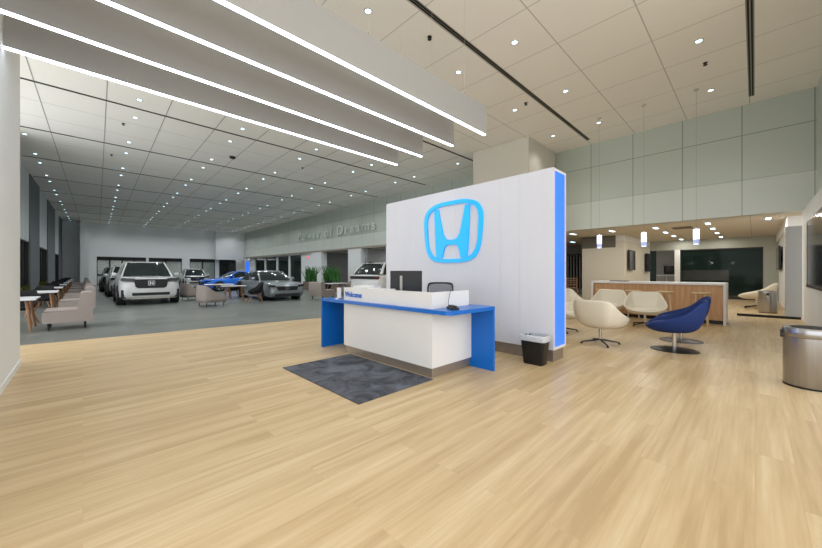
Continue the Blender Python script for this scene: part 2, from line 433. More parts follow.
# beige block with the screens on its side
sbox('wall_column',(18.0,4.25,0),(BX,6.09,2.86),M['beige'])
sbox('trim_2',(17.97,4.6,2.55),(18.0,6.11,SOF-.01),M['dkgrey'])
sbox('wall_column',(18.0,4.25,2.86),(BX,6.09,SOF),M['white'])
sbox('wall_back',(BX,6.09,0),(BX+.2,9,SOF),M['greywall'])
w=thing('window_13',None,None); w['kind']='structure'
MB().box((BX-.06,6.3,.3),(BX-.04,8.9,2.5)).build('glass_pane',M['windark'],w)
vb=MB()
for k in range(14): vb.box((BX-.12,6.3+k*.19,.3),(BX-.08,6.38+k*.19,2.5))
vb.build('vertical_blind',M['greywall'],w)
MB().box((BX-.14,6.25,2.5),(BX,8.95,2.56)).build('window_frame',M['black'],w)
# dark strip where glass partition meets the floor
sbox('trim_3',(14.82,-.93,0),(14.92,.4,.07),M['slot'])
# interior window in the low white wall
w=thing('window_14',None,None); w['kind']='structure'
MB().box((9.2,-.945,1.06),(13.32,-.935,2.64)).build('glass_pane',M['windark'],w)
fr=MB().box((9.15,-.95,1.0),(13.37,-.92,1.06)).box((9.15,-.95,2.64),(13.37,-.93,2.68)).box((13.32,-.95,1.0),(13.37,-.93,2.68))
fr.build('window_frame',M['dkmetal'],w)

# ------------------------------------------------------------------ ceiling fittings
slotY=[.07,4.5,9.05,13.52,17.99,22.46,26.93,31.4,35.87,40.34,44.81]
places=['rightmost, above the lounge chairs','running in above the welcome wall','second beyond the light fins','first over the showroom','over the nearest showroom sofas','over the nearest parked cars','sixth back from the wood floor','seventh back over the cars','eighth back, past the blue car','second from the far wall','nearest the far wall']
for k,y in enumerate(slotY):
    x1=13.9 if k<2 else (11.95 if k==2 and False else XW-.1)
    if k==1: x1=14.0
    t=thing('linear_diffuser','long black twin-slot air diffuser in the ceiling, '+places[k],'air vent',(0,y,H),group='ceiling slot diffusers')
    if y==9.05: x1=XW-.1
    x0=(-5 if k<2 else -1.9) if k<1 else -1.9
    MB().box((x0,-.062,-.004),(x1,.062,-.0005)).build('flange',M['alu'] if k<2 else M['fin'],t)
    for s in (-1,1): MB().box((x0,s*.026-.015,-.012),(x1,s*.026+.015,-.004)).build('slot',M['slot'],t)
    if k>=3:
        pass
# thicker cross seams over the showroom
for x in [.4+1.44*k for k in range(-1,10)]:
    sbox('trim_4',(x-.009,9.05,H-.005),(x+.01,FY,H-.0005),M['seam'])
# downlights
def downlight(label,group):
    t=thing('downlight',label,'ceiling light',(0,0,0),group=group)
    MB().lathe([(.06,0),(.085,0),(.085,-.008),(.06,-.012),(.06,0)],20,caps=False).build('trim_ring',M['fin'],t,smooth=40)
    MB().lathe([(.059,-.003),(.056,-.010),(.03,-.014)],20).build('lens',M['lamp'],t,smooth=60)
    return t
base=downlight('small round downlight','x'); first=[True]
rows={'near':[.87,3.74,5.3,8.2,9.8],'show':[12.78,14.35,17.25,18.9,21.75,23.4,26.2,27.8,30.6,32.2,35.1,36.7,39.6,41.2,44.1,45.7,47.6]}
spot=bpy.data.lights.new('downlight_beam','SPOT'); spot.energy=90; spot.spot_size=math.radians(150); spot.spot_blend=.7; spot.color=(.93,.97,1); spot.shadow_soft_size=.09
spotw=bpy.data.lights.new('downlight_beam_near','SPOT'); spotw.energy=50; spotw.spot_size=math.radians(125); spotw.spot_blend=.8; spotw.color=(1,.975,.93); spotw.shadow_soft_size=.12
def add_spot(d,x,y,z):
    o=bpy.data.objects.new('downlight_beam',d); COL.objects.link(o); o.location=(x,y,z-.05)
for kind,YS in rows.items():
    for y in YS:
        for k in range(-1,5):
            x=1.12+2.88*k
            x+=SKEW*max(0,y-9)
            if kind=='near' and (x<0 or (abs(y-8.2)<.1 and x>11)): continue
            if x>11.8 and 5.8<y<8.6: continue
            if kind=='near':
                lab='small round bright downlight in the panelled ceiling over the wood floor'; g='downlights over the wood floor'
            else:
                lab='small round downlight in the grey panelled ceiling over the showroom cars'; g='downlights over the showroom'
            if first[0]:
                t=base; t.location=(x,y,H); t['label']=lab; t['group']=g; first[0]=False
            else: t=dup(base,(x,y,H),0,lab,g)
            if kind=='near': add_spot(spotw,x,y,H)
            elif y<46 and x>0: add_spot(spot,x,y,H)
# sprinkler heads
for n,(x,y,lab) in enumerate([(5.4,4.95,'above the welcome wall emblem'),(10.9,.85,'over the blue lounge chairs'),(9.6,4.85,'beside the beige column'),(1.0,15.2,'nearest over the showroom'),(7.7,15.5,'over the showroom near the slot'),(.9,19.6,'further back over the showroom sofas'),(8.7,11.3,'between the light fins and the column')]):
    tag(MB().lathe([(.05,0),(.05,-.01),(.02,-.015),(.02,-.05),(.045,-.055),(.045,-.06)],12).build('sprinkler_head',M['dkmetal'],loc=(x,y,H)),'small dark sprinkler head in the ceiling '+lab,'sprinkler')
tag(MB().lathe([(.12,0),(.13,-.03),(.1,-.09),(.04,-.11)],16).build('security_camera',M['dkmetal'],loc=(4.75,16.2,H),smooth=50),'dark dome camera on the ceiling over the showroom','camera')

# suspended light fins
fin_y=[3.64,4.43,5.33,6.17]; FZ=4.02; FX=5.56
fl_=['nearest and longest in view','second from the camera','third from the camera','farthest, above the reception desk']
for k,y in enumerate(fin_y):
    t=thing('light_fin','pale hanging fin with a light strip below, '+fl_[k],'pendant light',(0,y,0),group='row of hanging light fins')
    x0=-.66 if k==3 else (-.66 if k==2 else -.66)
    MB().box((x0,-.026,FZ+.008),(FX,.026,FZ+.54)).build('fin_panel',M['finp'],t)
    MB().box((x0,-.024,FZ-.008),(FX-.02,.024,FZ+.008)).build('light_strip',M['led'],t)
    for x in (.6,2.75,4.9):
        MB().cyl((x,0,FZ+.54),(x,0,H),.002,n=6).build('cable',M['wire'],t)
        MB().cyl((x,0,FZ+.54),(x,0,FZ+.58),.008,n=8).build('cable_gripper',M['brass'],t)

# ------------------------------------------------------------------ feature wall
fw=thing('feature_wall','tall white freestanding wall with a sky blue H emblem and a blue lit end','sign wall',(5.1,0,0))
ym=[6.05,5.64,5.19,4.0,3.04,2.68,2.13]
for a,b in zip(ym[:-1],ym[1:]):
    MB().box((0,b+.001,.19),(.05,a-.001,2.97)).build('face_panel',M['sign'],fw)
MB().box((.05,2.17,.19),(.43,6.04,2.965)).build('core',M['sign'],fw)
MB().box((.43,2.13,.19),(.48,6.05,2.97)).build('back_panel',M['sign'],fw)
MB().box((.05,2.16,0),(.43,6.0,.19)).build('toe_kick',M['bronze'],fw)
MB().box((.055,2.135,.23),(.425,2.17,2.93)).build('light_panel',M['bluelit'],fw)
lf=MB().box((.05,2.13,.19),(.43,2.17,.23)).box((.05,2.13,2.93),(.43,2.17,2.965)).build('light_panel_frame',M['laminate'],fw)
emb=thing('wall_emblem',None,None,(0,4.09,0)); emb.parent=fw
half=[(0,2.75),(.27,2.745),(.45,2.71),(.59,2.65),(.685,2.53),(.715,2.36),(.69,2.05),(.655,1.85),(.585,1.70),(.48,1.62),(.33,1.575),(0,1.56)]
ihalf=[(0,2.675),(.27,2.67),(.42,2.64),(.53,2.59),(.60,2.50),(.625,2.36),(.61,2.05),(.58,1.88),(.52,1.76),(.44,1.69),(.31,1.645),(0,1.63)]
def symloop(h):
    hs=[(p.x,p.y) for p in (Vector((u,v,0)) for u,v in h)]
    c=catmull([(u,v,0) for u,v in hs]+[(-u,v,0) for u,v in hs[-2:0:-1]],4,closed=True)
    return [(p.x,p.y) for p in c]
o_,i_=symloop(half),symloop(ihalf); n=len(o_)
vs=[(-.03,u,v) for u,v in o_]+[(-.03,u,v) for u,v in i_]+[(0,u,v) for u,v in o_]+[(0,u,v) for u,v in i_]
fs=[]
for i in range(n):
    j=(i+1)%n
    fs+= [[i,j,n+j,n+i],[2*n+i,2*n+j,j,i],[n+i,n+j,3*n+j,3*n+i]]
MB().add(vs,fs).build('emblem_ring',M['logo'],emb)
hh=[(.435,2.63),(.33,2.63),(.26,2.34),(.205,2.12),(.13,2.025),(0,2.005)]
hb=[(0,1.905),(.1,1.9),(.15,1.88),(.18,1.82),(.2,1.76),(.225,1.655),(.37,1.655),(.40,2.1)]
right=hh; H_poly=[(u,v) for u,v in hh]+[(-u,v) for u,v in hh[-2::-1]]+[(-u,v) for u,v in hb[::-1]]+[(u,v) for u,v in hb[1:]]
# tessellate the H as quads between matching halves
hm=MB()
def quadstrip(a,b):
    for k in range(len(a)-1):
        for s in (1,-1):
            p=[(s*a[k][0],a[k][1]),(s*a[k+1][0],a[k+1][1]),(s*b[k+1][0],b[k+1][1]),(s*b[k][0],b[k][1])]
            hm.add([(-.03,u,v) for u,v in p]+[(0,u,v) for u,v in p],[[0,1,2,3],[0,1,5,4],[1,2,6,5],[2,3,7,6],[3,0,4,7]])
quadstrip([(.435,2.63),(.42,2.34),(.41,2.12),(.405,2.03),(.40,1.92),(.395,1.86),(.385,1.76),(.37,1.655)],
          [(.33,2.63),(.26,2.34),(.205,2.12),(.14,2.03),(.13,1.895),(.17,1.85),(.2,1.76),(.225,1.655)])
quadstrip([(.14,2.03),(.1,2.012),(.05,2.006),(0,2.005)],[(.13,1.895),(.09,1.903),(.05,1.905),(0,1.905)])
hm.build('emblem_letter',M['logo'],emb)

# ------------------------------------------------------------------ reception desk
dk=thing('reception_desk','white reception desk with bright blue counter and blue end panels on bronze plinth','reception desk',(3.22,0,0))
MB().box((0,2.91,.13),(.88,4.95,.85)).build('cabinet',M['laminate'],dk)
MB().box((.03,2.94,0),(.86,4.92,.13)).build('plinth',M['bronze'],dk)
MB().prism([(-.03,2.56),(.90,2.54),(.92,2.58),(.92,5.60),(-.07,5.60),(-.07,2.62)],.85,.90,'xy').build('counter',M['blue'],dk)
MB().box((.86,2.54,0),(.90,3.6,.85)).build('end_panel',M['blue'],dk)
MB().box((-.07,5.56,0),(.9,5.60,.85)).build('end_panel',M['blue'],dk)
up=MB().box((0,2.91,.9),(.03,4.95,1.115)).box((0.03,2.91,.9),(.80,2.94,1.115)).box((.03,4.92,.9),(.8,4.95,1.115))
up.build('privacy_screen',M['laminate'],dk)
MB().box((.03,4.0,1.09),(.34,4.92,1.112)).build('transaction_shelf',M['laminate'],dk)
text_mesh('Welcome',.12,M['blue'],'welcome_lettering',dk,.004,.003,face_negx(-.004,4.67,1.0),sx=1.0)

tag(MB().box((0,0,0),(1.16,1.86,.012),bev=.004).build('floor_mat',M['mat'],loc=(2.05,2.88,0)),'charcoal carpet mat in front of the reception desk','mat')
# monitor, its back towards the camera
mo=thing('computer_monitor','black computer monitor standing on the desk, seen from behind','monitor',(3.72,3.92,.90),math.radians(46))
MB().box((-.02,-.255,.12),(.015,.255,.50),bev=.006).build('screen_housing',M['black'],mo)
MB().box((.0151,-.245,.13),(.018,.245,.49)).build('screen',M['screen'],mo)
MB().box((-.06,.06,.0),(-.021,.1,.42)).build('stand_neck',M['alu'],mo)
MB().box((-.13,-.11,0),(.08,.2,.012)).build('stand_base',M['alu'],mo)
# card reader and cord
cr=thing('desk_phone','small black handset device on the blue counter with a coiled cord','phone',(3.42,2.73,.90),math.radians(-30))
MB().box((-.05,-.11,0),(.05,.11,.03),bev=.008).build('body',M['black'],cr)
MB().box((-.03,-.09,.03),(.03,.09,.05),bev=.006).build('handset',M['black'],cr)
cd=MB().tube([(x,y,z) for x,y,z in catmull([(0,.1,.02),(.0,.16,.06),(.02,.17,.16),(.05,.2,.226),(.1,.26,.225)],5)],.004,6).build('cord',M['black'],cr)
# task chair
tc_=thing('task_chair','black mesh task chair behind the reception desk','office chair',(4.62,3.99,0),math.radians(205))
bk=MB()
rim_=[(-.02,-.21,.78),(-.03,-.23,1.0),(-.05,-.225,1.14),(-.055,-.17,1.175),(-.06,0,1.18),(-.055,.17,1.175),(-.05,.225,1.14),(-.03,.23,1.0),(-.02,.21,.78)]
bk.tube([tuple(p) for p in catmull(rim_,4)],.017,8).tube([(-.02,-.21,.78),(-.02,.21,.78)],.017,8).build('back_frame',M['black'],tc_,smooth=50)
MB().grid([[(-.03-.02*k/6,-.21+.42*j/8,.79+.37*k/6) for j in range(9)] for k in range(7)]).build('mesh_back',mat('grey_mesh_fabric',(110,112,118),.8,alpha=.8),tc_)
MB().box((-.02,-.24,.44),(.46,.24,.52),bev=.03).build('seat',M['black'],tc_)
MB().cyl((.2,0,.1),(.2,0,.44),.03).build('gas_column',M['black'],tc_)
MB().tube([(.02,0,.46),(-.05,0,.55),(-.04,0,.8)],.02).build('back_bracket',M['black'],tc_)
for k in range(5):
    a=2*PI*k/5; e=(.2+.29*math.cos(a),.29*math.sin(a))
    lg=MB().cyl((.2,0,.12),(*e,.07),.022,.016,8).build('leg',M['black'],tc_)
    MB().cyl((e[0]-.015,e[1],.03),(e[0]+.015,e[1],.03),.03,n=12).build('castor',M['black'],lg)
tag(MB().box((0,0,0),(.3,.21,.035),bev=.004).build('paper_stack',M['paper'],loc=(3.28,4.55,1.112)),'low stack of white papers on the desk shelf','paper')
pot=thing('card_holder','clear holder with white cards on the left end of the desk','card holder',(3.28,5.2,.90))
MB().box((-.05,-.06,0),(.05,.06,.02)).build('holder_base',M['chrome'],pot)
MB().box((-.01,-.055,.02),(.01,.055,.2)).build('card',M['paper'],pot)

# black waste bin
wb=thing('waste_bin','small black waste bin with clear liner against the welcome wall','waste bin',(4.88,2.32,0),0); wb.scale=(1,1,1.07)
def rrect(a,b,r,z,n=4):
    out=[]
    for cx_,cy_,s in ((a-r,b-r,0),(-(a-r),b-r,1),(-(a-r),-(b-r),2),(a-r,-(b-r),3)):
        for k in range(n+1):
            t=PI/2*s+PI/2*k/n; out.append((cx_+r*math.cos(t),cy_+r*math.sin(t),z))
    return out
bb=MB().grid([rrect(.09,.14,.03,.0),rrect(.095,.15,.035,.01),rrect(.125,.185,.04,.37),rrect(.132,.192,.04,.375),rrect(.132,.192,.04,.39),rrect(.118,.178,.04,.39),rrect(.09,.14,.03,.02)],True)
bb.add(rrect(.09,.14,.03,.0),[list(range(20))]); bb.add(rrect(.09,.14,.03,.02),[list(range(20))])
bb.build('bin_body',M['black'],wb,smooth=40)
def wob(l,amp): return [(x*(1+amp*math.sin(i*2.3)),y*(1+amp*math.cos(i*1.7)),z+amp*.25*math.sin(i*3.1)) for i,(x,y,z) in enumerate(l)]
MB().grid([wob(rrect(.138,.198,.04,.33),.02),wob(rrect(.14,.20,.04,.37),.02),wob(rrect(.14,.20,.04,.40),.015),wob(rrect(.12,.18,.04,.41),.02),wob(rrect(.11,.17,.04,.3),.02)],True).build('liner',M['liner'],wb,smooth=60)

# ------------------------------------------------------------------ steel bins
def steel_bin(label,loc,r,hh_):
    t=thing('steel_trash_can',label,'trash can',loc)
    MB().lathe([(r*.98,0),(r*.98,.02)],40).build('base_ring',M['black'],t,smooth=40)
    MB().lathe([(r*.96,.02),(r*.97,.025),(r*.97,hh_*.84)],48).build('bin_body',M['steel'],t,smooth=40)
    MB().lathe([(r*.99,hh_*.845),(r,hh_*.85),(r,hh_*.97),(r*.94,hh_),(r*.74,hh_),(r*.72,hh_*.98)],48).build('lid',M['steel'],t,smooth=40)
    MB().lathe([(r*.71,hh_*.982),(r*.71,hh_+.004)],40).build('opening',M['slot'],t)
    MB().box((-r-.014,-.03,hh_*.8),(-r+.01,.03,hh_*.93)).build('hinge',M['dkmetal'],t)
    return t
steel_bin('large round brushed steel trash can in the right foreground',(6.28,-.47,0),.235,.71).rotation_euler.z=math.radians(-94)
steel_bin('distant round steel trash can beside the white armchair',(16.6,-.30,0),.23,.74)

# ------------------------------------------------------------------ bar counter
bar=thing('bar_counter','long oak fronted bar counter with a white waterfall frame','bar counter',(11.9,0,0))
MB().box((-.02,.52,1.03),(.92,3.74,1.085)).build('worktop',M['laminate'],bar)
MB().box((-.02,.52,0),(.92,.575,1.03)).build('end_panel',M['laminate'],bar)
MB().box((-.02,3.685,0),(.92,3.74,1.03)).build('end_panel',M['laminate'],bar)
MB().box((.06,.575,.1),(.1,3.685,1.03)).build('front_panel',M['oak'],bar)
MB().box((.1,.575,.1),(.86,3.685,1.0)).build('cabinet',M['laminate'],bar)
MB().box((.1,.58,0),(.85,3.68,.1)).build('plinth',M['black'],bar)
# stools
def stool(label,loc):
    t=thing('bar_stool',label,'bar stool',loc,group='stools along the bar')
    MB().lathe([(.1,.80),(.19,.815),(.205,.83),(.2,.85),(.12,.845)],28).build('seat',M['ash'],t,smooth=50)
    for k in range(4):
        a=PI/4+k*PI/2; MB().cyl((.2*math.cos(a),.2*math.sin(a),0),(.11*math.cos(a),.11*math.sin(a),.815),.016,.02,10).build('leg',M['ash'],t,smooth=60)
    fr_=MB(); pts=[(.165*math.cos(PI/4+k*PI/2),.165*math.sin(PI/4+k*PI/2),.3) for k in range(5)]
    fr_.tube(pts,.01,8).build('footrest',M['ash'],t,smooth=60)
    return t
s0=stool('wooden bar stool rightmost, behind the blue chairs',(11.45,.98,0))
for y,l in ((1.72,'wooden bar stool second from the right end of the bar'),(2.47,'wooden bar stool third from the right, behind the white chairs'),(3.25,'wooden bar stool leftmost at the bar')): dup(s0,(11.45,y,0),.2,l)
dup(s0,(13.1,.75,0),.3,'wooden stool standing past the right end of the bar',group='stools behind the bar')
# tray on the bar
tag(MB().box((0,0,0),(.3,.5,.02),bev=.006).build('serving_tray',M['dkmetal'],loc=(12.2,2.8,1.085)),'dark flat tray lying on the bar top','tray')

# pendants
for n,(y,zc) in enumerate(((3.62,2.40),(2.38,2.385),(1.15,2.38))):
    t=thing('pendant_lamp','glowing glass cylinder pendant over the bar, '+['leftmost','middle','rightmost'][n]+' of three','pendant light',(12.3,y,0),group='pendants over the bar')
    MB().lathe([(.07,zc-.22),(.07,zc-.08)],20).build('lower_shade',M['pcap'],t,smooth=40)
    MB().lathe([(.07,zc-.079),(.07,zc+.2)],20).build('glass_shade',M['pend'],t,smooth=40)
    MB().lathe([(.03,zc+.2),(.03,zc+.24)],12).build('cap',M['chrome'],t,smooth=40)
    MB().cyl((0,0,zc+.24),(0,0,H-.03),.003,n=6).build('cable',M['alu'],t)
    MB().lathe([(.06,H-.03),(.06,H)],16).build('canopy',M['fin'],t)
    l=bpy.data.lights.new('pendant_glow','POINT'); l.energy=10; l.color=(.93,.95,1); l.shadow_soft_size=.07
    o=bpy.data.objects.new('pendant_glow',l); COL.objects.link(o); o.location=(12.3,y,zc-.32)

# rectangular lamps in the low ceiling
def rect_lamp(x,y,label,group,e=15):
    t=thing('recessed_lamp',label,'ceiling light',(x,y,SOF),group=group)
    MB().box((-.3,-.085,-.008),(.3,.085,0)).build('frame',M['fin'],t)
    MB().box((-.27,-.06,-.014),(.27,.06,-.0085)).build('lens',M['lamp'],t)
    l=bpy.data.lights.new('recessed_glow','AREA'); l.shape='RECTANGLE'; l.size=.5; l.size_y=.12; l.energy=e; l.color=(1,.93,.82)
    o=bpy.data.objects.new('recessed_glow',l); COL.objects.link(o); o.location=(x,y,SOF-.02)
for x in (16.05,18.05,20.2,22.6): rect_lamp(x,1.18,'narrow bright recessed lamp in the row above the right end of the bar','right row of recessed lamps')
for x in (16.2,18.3,20.4,22.8): rect_lamp(x,2.74,'narrow bright recessed lamp in the row above the middle of the bar','middle row of recessed lamps')
rect_lamp(16.06,5.82,'narrow recessed lamp just right of the blue lit wall end','left recessed lamps')
rect_lamp(20.3,7.38,'narrow recessed lamp deepest left, above the window blinds','left recessed lamps')
rect_lamp(16.07,4.24,'narrow recessed lamp above the leftmost pendant','left recessed lamps')
rect_lamp(15.9,-.3,'narrow recessed lamp above the distant steel trash can','left recessed lamps',22)
tag(MB().box((-.4,-.3,-.012),(.4,.3,0)).build('air_vent',M['dkgrey'],loc=(16.9,2.0,SOF)),'dark square air vent between the two rows of recessed lamps','air vent')
# lights in the rooms off the showroom; the two behind the far wall are added
def area(x,y,z,sx,sy,e,c=(1,.97,.92)):
    l=bpy.data.lights.new('room_light','AREA'); l.shape='RECTANGLE'; l.size=sx; l.size_y=sy; l.energy=e; l.color=c
    o=bpy.data.objects.new('room_light',l); COL.objects.link(o); o.location=(x,y,z)
def panel_lamp(x,y,label,e,z=SOF):
    t=thing('panel_lamp',label,'ceiling light',(x,y,z))
    MB().box((-.3,-.6,-.01),(.3,.6,0)).build('frame',M['fin'],t)
    MB().box((-.27,-.57,-.014),(.27,.57,-.0105)).build('lens',M['pend'],t)
    area(x,y,z-.03,.5,1.1,e)
panel_lamp(16.8,34,'ceiling panel lamp inside the glazed offices',14)
panel_lamp(17.5,23.4,'ceiling panel lamp in the grey alcove behind the plants',40)
panel_lamp(17.5,18.4,'ceiling panel lamp in the opening beside the welcome wall',40)
panel_lamp(25.8,.8,'ceiling panel lamp in the dark glazed kitchen',70)
panel_lamp(4,51.5,'added panel lamp lighting the grey wall behind the far wall doors',150,3.1)  # added lamp, brightens the grey wall beyond the far openings
panel_lamp(10,51.5,'added panel lamp lighting the grey wall behind the far right windows',90,3.1)

# ------------------------------------------------------------------ lounge chairs
def shell_rows(k=1.0):
    key=[(.37,0,.43),(.355,.2,.44),(.28,.36,.49),(.1,.43,.55),(-.12,.415,.64),(-.29,.335,.81),(-.375,.255,.87),(-.385,0,.865)]
    rim=key+[(x,-y,z) for x,y,z in key[-2:0:-1]]
    rim=catmull(rim,3,closed=True)
    rows=[]
    c=Vector((.0,0,.345))
    prof=[(.12,.0),(.38,.015),(.58,.06),(.74,.17),(.87,.4),(.95,.7),(1,1)]
    for t,hv in prof:
        rows.append([(c.x+(p.x-c.x)*t,(c.y+(p.y-c.y)*t),c.z+(p.z-c.z)*hv*k) for p in rim])
    return rows
def lounge_chair(name,label,cat,m,loc,rotz,base='star',group=None,cush=True):
    t=thing(name,label,cat,loc,rotz,group)
    rows=shell_rows()
    b=MB().grid(rows,True); b.f.append(list(range(len(rows[0]))))
    o=b.build('shell',m,t,smooth=180)
    sd=o.modifiers.new('thick','SOLIDIFY'); sd.thickness=.045; sd.offset=1
    ss=o.modifiers.new('sub','SUBSURF'); ss.levels=1; ss.render_levels=2
    if cush:
        cu=MB(); pr_=[(0.02,.365),(.2,.37),(.27,.39),(.30,.42),(.28,.455),(.2,.475),(.02,.478)]
        cu.lathe(pr_,28,c=(.03,0,0),sy=1.06)
        cu.build('seat_cushion',m,t,smooth=180)
    if base=='star':
        MB().lathe([(.028,.07),(.028,.33)],14).build('column',M['chrome'],t,smooth=40)
        MB().lathe([(.1,.31),(.1,.335)],16).build('mount_plate',M['dkmetal'],t)
        for k in range(4):
            a=PI/4+k*PI/2; e=(.34*math.cos(a),.34*math.sin(a))
            l=MB().cyl((0,0,.085),(*e,.035),.02,.013,8).build('leg',M['dkmetal'],t)
            MB().lathe([(.022,0),(.022,.022)],10,c=(e[0],e[1],0)).build('foot',M['black'],l)
    else:
        MB().lathe([(.03,.02),(.03,.33)],14).build('column',M['chrome'],t,smooth=40)
        MB().lathe([(.1,.31),(.1,.335)],16).build('mount_plate',M['dkmetal'],t)
        MB().lathe([(.33,0),(.33,.008),(.3,.014),(.04,.03)],40).build('disc_base',M['dkmetal'],t,smooth=40)
    return t
R=math.radians
W1=lounge_chair('lounge_chair','white shell lounge chair nearest the camera, seen from behind','lounge chair',M['wleather'],(7.12,2.08,0),R(-8),'star','white shell chairs')
dup(W1,(10.3,1.97,0),R(192),'white shell lounge chair facing the camera beside the blue chairs')
dup(W1,(10.85,2.95,0),R(184),'white shell lounge chair facing the camera, behind the nearest white chair')
dup(W1,(10.5,3.95,0),R(230),'white shell lounge chair farthest left, beyond the blue lit wall end')
dup(W1,(8.0,3.15,0),R(265),'white shell lounge chair mostly hidden behind the blue lit wall end')
B1=lounge_chair('lounge_chair','blue shell lounge chair, the nearer of the two, side-on','lounge chair',M['bfabric'],(7.5,1.0,0),R(98),'disc','blue shell chairs')
dup(B1,(8.6,1.04,0),R(98),'blue shell lounge chair, the farther of the two, largely hidden')
for r_ in (B1,):
    pass
for o in list(bpy.data.objects):
    if o.get('group')=='blue shell chairs': o.scale=(1.06,.95,1.05)
AR=lounge_chair('armchair','distant cream armchair by the screen wall beside the steel trash can','armchair',M['wleather'],(18.4,-.05,0),R(92),'star'); AR.scale=(1.3,1.0,1.13)
# wooden chair by blinds
wc=thing('wooden_chair','tall brown slatted wooden chair near the window blinds','chair',(14.6,5.35,0),R(200))
MB().box((-.22,-.22,.70),(.22,.22,.74)).build('seat',M['teak'],wc)
for x,y in ((.2,.2),(.2,-.2),(-.2,.2),(-.2,-.2)): MB().cyl((x*1.1,y*1.1,0),(x,y,.7),.02).build('leg',M['teak'],wc)
bs=MB().cyl((-.2,.2,.74),(-.26,.2,1.14),.018).cyl((-.2,-.2,.74),(-.26,-.2,1.14),.018)
for k in range(4): bs.box((-.27,-.2,.82+k*.09),(-.24,.2,.86+k*.09))
bs.build('backrest',M['teak'],wc)
# wall screens
def wall_tv(label,c,size,axis,tilt=0):
    t=thing('wall_screen',label,'screen',c)
    w_,h_=size
    MB().box((-w_/2,-.03,-h_/2),(w_/2,.03,h_/2)).build('housing',M['black'],t)
    MB().box((-w_/2+.02,.03*axis,-h_/2+.02) if axis>0 else (-w_/2+.02,-.034,-h_/2+.02),(w_/2-.02,.034*axis,h_/2-.02) if axis>0 else (w_/2-.02,-.03,h_/2-.02)).build('display',M['screen'],t)
    MB().box((-.15,-.09 if axis>0 else .03,-.1),(.15,-.03 if axis>0 else .09,.1)).build('bracket',M['dkmetal'],t)
    return t
wall_tv('black wall screen, left one on the white block wall',(19.0,4.16,1.95),(1.1,.95),-1)
wall_tv('black wall screen, right one on the white block wall',(22.6,4.16,1.9),(1.1,1.0),-1)
wall_tv('black wall screen on the white wall right of the dark glazing',(21.2,-.69,1.95),(2.6,.95),1)
tag(MB().box((-.04,0,0),(.04,.75,.5)).build('microwave',M['screen'],loc=(25.5,3.15,1.25)),'black oven front on the shelves left of the dark glazing','oven')
cb=thing('storage_cabinet','pale cabinet below the black oven front','cabinet',(25.3,3.7,0))
MB().box((-.25,-.5,.0),(.28,.5,1.2)).build('body',M['white'],cb)
for s in (-1,1): MB().box((-.27,-.49 if s<0 else .01,.05),(-.25,-.01 if s<0 else .49,1.15)).build('door',M['greywall'],cb)
# kitchen beyond the dark glass
kc=thing('kitchen_counter','dim kitchen counter with pale backsplash behind the dark glass','kitchen counter',(27.3,2.1,0))
MB().box((-.3,-1.0,0),(.45,1.9,.88)).build('cabinet',M['dkgrey'],kc)
MB().box((-.33,-1.0,.88),(.45,1.9,.92)).build('worktop',M['laminate'],kc)
MB().box((.45,-1.0,.92),(.48,1.9,1.5)).build('backsplash',M['tilepink'],kc)
sh=thing('wall_shelf','long dark shelf on the wall behind the dark glass','shelf',(27.6,1.2,2.05))
MB().box((-.15,-3,0),(.2,2.6,.06)).build('board',M['black'],sh)
for k in range(9): MB().lathe([(.05,0),(.05,.14),(.03,.17)],10).build('jar' ,M['cladding'],sh,loc=(0,-1.4+k*.42,.06))
oc=thing('office_chair','black office chair in the dim room behind the dark glass','office chair',(25.2,.1,0),R(120))
MB().box((-.24,-.24,.44),(.24,.24,.52),bev=.03).build('seat',M['black'],oc)
MB().box((-.28,-.22,.6),(-.22,.22,1.1),bev=.02).build('backrest',M['black'],oc)
MB().cyl((0,0,.08),(0,0,.44),.03).build('gas_column',M['black'],oc)
MB().tube([(-.15,0,.46),(-.27,0,.5),(-.26,0,.65)],.02).build('back_bracket',M['black'],oc)
for k in range(5):
    a=2*PI*k/5; MB().cyl((0,0,.08),(.28*math.cos(a),.28*math.sin(a),.02),.02,n=8).build('leg',M['black'],oc)

